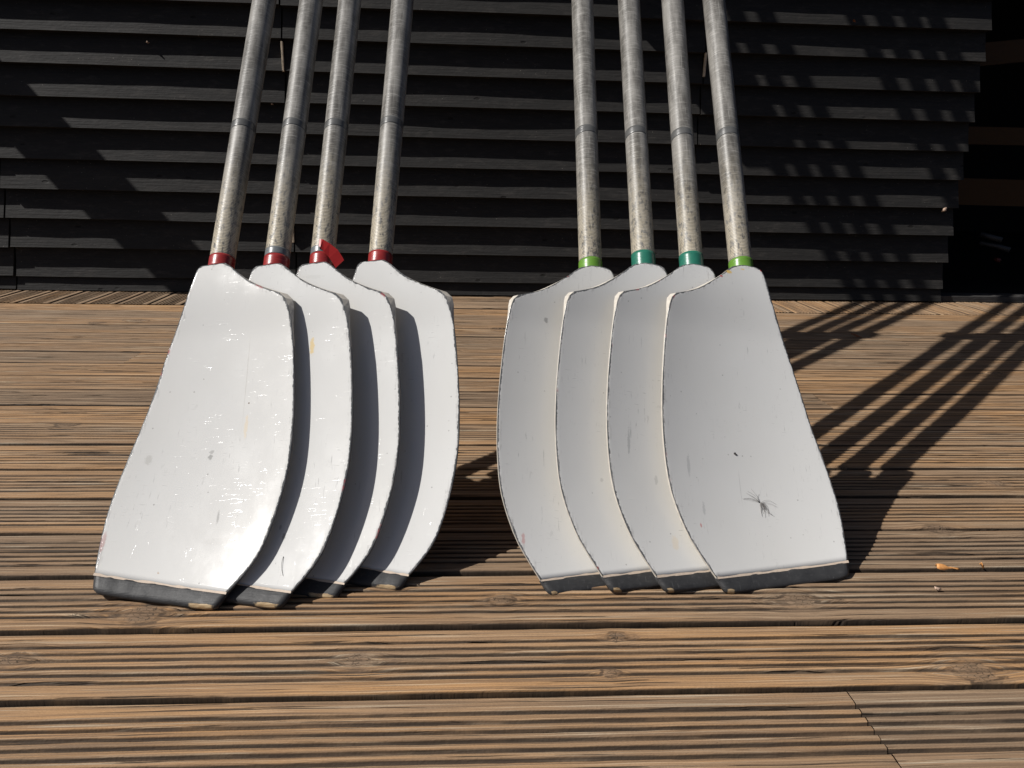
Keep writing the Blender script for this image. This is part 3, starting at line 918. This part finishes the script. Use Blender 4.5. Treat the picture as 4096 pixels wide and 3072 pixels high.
    if tape == 'red':
        band('tape_band', -.006, .0148, .0006, tape_material('red_tape', RED1, RED2, idx))
        if idx in (2, 3): band('grey_wrap', .0148, .027, .0004, MAT_GREYTAPE)
    elif tape == 'teal':
        band('tape_band', -.006, .0225, .0007, tape_material('dark_green_tape', TEAL1, TEAL2, idx))
    else:
        band('tape_band', -.006, .0140, .0007, tape_material('light_green_tape', LIME1, LIME2, idx), .0015)
    if idx == 3:
        # loose end of tape peeling off
        W = .0135; V = []
        path = [(-.0005, .0004, .002), (.0005, .0042, .003), (.0035, .0046, .002), (.0040, .0044, .0015), (.011, .0010, -.004), (.0195, -.004, -.012), (.0200, -.0042, -.0125), (.0265, -.009, -.022), (.029, -.011, -.027)]
        for i, (a_, b_, c2) in enumerate(path):
            base = ax + u * a_ + n * (R0 + .0012 + b_) + d * (.024 + c2)
            sl = min(1, max(0, (i - 2) / 3)) * .55
            V.append(base + d * (W * .5) + u * W * sl); V.append(base - d * (W * .5) - u * W * sl * .6)
        F = [(2 * i, 2 * i + 1, 2 * i + 3, 2 * i + 2) for i in range(len(path) - 1)]
        lt = mesh_obj('loose_tape', [tuple(p) for p in V], F, tape_material('loose_red_tape', (.27, .012, .011), (.40, .024, .021), 9), oar, True)
        lt.data.polygons.foreach_set('use_smooth', np.zeros(len(lt.data.polygons), dtype=bool))
        md = lt.modifiers.new('th', 'SOLIDIFY'); md.thickness = .0003
    # sleeve, button and grip out of frame
    band('sleeve', 1.19, 1.45, .0045 - (.0204 - R0) * (1.3 / .6 - 1), MAT_BLACKP)
    band('button', 1.40, 1.475, .020 - (.0204 - R0) * (1.43 / .6 - 1), MAT_BLACKP)
    V, F, T = ring_pts(Lend - .14, Lend, .0195, .0195, 4)
    gp = mesh_obj('grip', [tuple(p) for p in V], F, MAT_BLACKP, oar, True); fix_normals(gp)
    return oar

def fix_normals(o):
    import bmesh
    bm = bmesh.new(); bm.from_mesh(o.data)
    bmesh.ops.recalc_face_normals(bm, faces=bm.faces)
    bm.to_mesh(o.data); bm.free()
    o.data.polygons.foreach_set('use_smooth', np.ones(len(o.data.polygons), dtype=bool))

def face_to(o, n):
    me = o.data
    s = sum((p.normal.dot(n) for p in me.polygons))
    if s < 0:
        me.flip_normals()

MAT_PRIMER = plain('cream_primer', (.48, .39, .31), .6, .3, var=.12, scale=220)
MAT_RING = tape_material('dark_resin_ring', (.045, .045, .045), (.13, .13, .125), 3)
MAT_GREYTAPE = tape_material('grey_wrap', GREYT, (.16, .17, .175), 5)

LABELS = {
 1: ('red banded oar, foremost of the left fan, its whole white blade showing', 'red'),
 2: ('red banded oar with a yellow stain on its white blade, behind the leftmost oar', 'red'),
 3: ('oar with a loose strip of red tape peeling off above its white blade', 'red'),
 4: ('red banded oar whose white blade is rearmost of the left fan beside the open gap', 'red'),
 5: ('light green banded oar nearest the middle gap, white blade rearmost of the right fan', 'lime'),
 6: ('dark green banded oar beside the inner light green one, red flakes on its shoulder', 'teal'),
 7: ('dark green banded oar with wrinkled tape, just behind the foremost blade of the right fan', 'teal'),
 8: ('light green banded oar, foremost of the right fan, its whole white blade showing', 'lime'),
}
OAR_OBJ = {}
for i in range(1, 9):
    lab, tp = LABELS[i]
    OAR_OBJ[i] = build_oar(i, lab, tp, 'oars leaning in two fans against the boathouse wall')

# ------------------------------------------------------------------ small things
def blade_point(idx, u_, v_, lift=.0004):
    N, d = OARS[idx]; N = shift(N, idx); sgn = 1 if idx > 4 else -1
    d, u, n = oar_frame(d, sgn)
    return N + u * u_ - d * v_ + n * (float(wsurf(u_ * sgn, v_)) + lift)

def fibres(name, idx, strands, mat, r=.00028):
    V = []; F = []
    for st in strands:
        pts = [blade_point(idx, a, b, .0005 + c) for a, b, c in st]
        v, f = tube_vf(pts, [r * (1 - .5 * i / len(pts)) for i in range(len(pts))], 4)
        o_ = len(V); V += v; F += [tuple(x + o_ for x in t) for t in f]
    return mesh_obj(name, [tuple(p) for p in V], F, mat, None, True)

def strand(u0, v0, u1, v1, curl, lift=.001, n=7):
    out = []
    for i in range(n):
        t = i / (n - 1)
        nx_, ny_ = -(v1 - v0), (u1 - u0)
        k_ = curl * math.sin(math.pi * t)
        out.append((u0 + (u1 - u0) * t + nx_ * k_, v0 + (v1 - v0) * t + ny_ * k_, lift * math.sin(math.pi * min(1, t * 1.2))))
    return out
S_ = []
cu, cv = .0053, .3736
for i in range(26):
    a = math.radians(random.uniform(25, 100)); L_ = random.uniform(.008, .022)
    S_.append(strand(cu, cv, cu + math.cos(a) * L_, cv + math.sin(a) * L_, random.uniform(-.25, .25)))
for (a, b, c_) in ((-.031, .361, .12), (-.030, .3615, .05), (-.028, .360, .09), (-.020, .354, .05), (-.024, .352, .03), (-.016, .345, .05), (-.022, .349, .1), (.020, .369, -.1), (.019, .365, -.2), (.0135, .383, .05), (-.004, .352, -.3), (.012, .382, .1)):
    S_.append(strand(cu, cv, a + .0102, b + .0091, c_))
tf = fibres('seed_tuft', 8, S_, MAT_TUFT, .00017)
tag(tf, 'grey feathery seed tuft stuck to the foremost right blade', 'seed tuft')
hb = fibres('hair_strand', 2, [strand(.0535, .4307, .0576, .4554, .08)], MAT_HAIR, .0003)
tag(hb, 'short dark hair lying near the tip of the second blade from left', 'hair')
bp = blade_point(8, -.0256, .3046, .0008)
V = []; F = []
for (dx, dz, r, e) in ((0, 0, .0016, 1.5), (.0016, -.0016, .0012, 1.6)):
    n_ = 8; m_ = 6; o_ = len(V)
    for i in range(m_ + 1):
        th = math.pi * i / m_
        for k_ in range(n_):
            ph = 2 * math.pi * k_ / n_
            V.append((bp.x + dx + r * math.sin(th) * math.cos(ph) * 1.1, bp.y + dz * .5 + r * math.cos(th) * .6, bp.z + dz + r * math.sin(th) * math.sin(ph) * e * .7))
    F += [tuple(x_ + o_ for x_ in f) for f in grid_faces(m_ + 1, n_, wrap=True)]
o = mesh_obj('insect', V, F, MAT_HAIR); tag(o, 'small dark insect on the face of the foremost right blade', 'insect')

def leaf(name, cx, cy, cz, L_, W_, H_, rot, mat, label, fold=.6, seedv=0):
    V = []; nu, nv2 = 9, 5
    for i in range(nu):
        t = i / (nu - 1)
        wd = W_ * math.sin(math.pi * min(1, .12 + t * .9)) ** .7 * (1 - .75 * t)
        for j in range(nv2):
            s = (j / (nv2 - 1) - .5) * 2
            lx = (t - .5) * L_
            ly = s * wd
            lz = H_ * (1 - t) * (1 - fold * abs(s)) + .0015 * math.sin(7 * t + 3 * s + seedv) + .001
            V.append((cx + lx * math.cos(rot) - ly * math.sin(rot), cy + lx * math.sin(rot) + ly * math.cos(rot), cz + max(.0004, lz)))
    F = [tuple(f) for f in grid_faces(nu, nv2)]
    o = mesh_obj(name, V, F, mat, None, True)
    md = o.modifiers.new('th', 'SOLIDIFY'); md.thickness = .0005
    return tag(o, label, 'leaf')
leaf('dry_leaf', 1.269 * H, 1.679 * H, -.001, .034, .0050, .0085, -.02, MAT_LEAF, 'curled orange dry leaf caught in a deck gap, larger of the two at lower right')
leaf('dry_leaf', 1.366 * H, 1.684 * H, -.001, .006, .0045, .0085, .2, MAT_LEAF, 'tiny square scrap of orange dry leaf right of the larger one in the deck gap', .2, 2)
leaf('dry_leaf', 2.453 * H, 4.473 * H, .001, .034, .010, .012, -.5, MAT_LEAFD, 'dark red brown dry leaf on the deck in the oar shadows at right', .4, 4)
leaf('dry_leaf', .614, .822, .000, .010, .003, .003, .1, MAT_SHELL, 'small pale leaf scrap on a board below the orange leaf', .3, 5)
leaf('dry_leaf', 1.449, YW - .036, 1.066, .012, .006, .010, .3, MAT_LEAFD, 'dead brown leaf clinging to a wall board at the upper right', .3, 5)
V, F = tube_vf([(1.934, YW - .022, .377), (1.940, YW - .030, .385), (1.946, YW - .028, .393)], [.003, .009, .004], 8)
o = mesh_obj('cocoon', [tuple(p) for p in V], F, MAT_SHELL); tag(o, 'pale round cocoon hanging under a wall board near the right end', 'cocoon')
def speck(name, x, z, r, label, cat):
    V, F = tube_vf([(x - r, YW - .02, z), (x, YW - .028, z + r * .6), (x + r, YW - .02, z)], [r * .3, r * .8, r * .3], 6)
    o = mesh_obj(name, [tuple(p) for p in V], F, MAT_SHELL); return tag(o, label, cat)
speck('seed_fluff', -1.177, .916, .0045, 'tiny pale bit of fluff on the black wall at the upper left', 'fluff')
speck('seed_fluff', -.743, .716, .004, 'tiny pale bit of fluff on the wall between the left shafts', 'fluff')
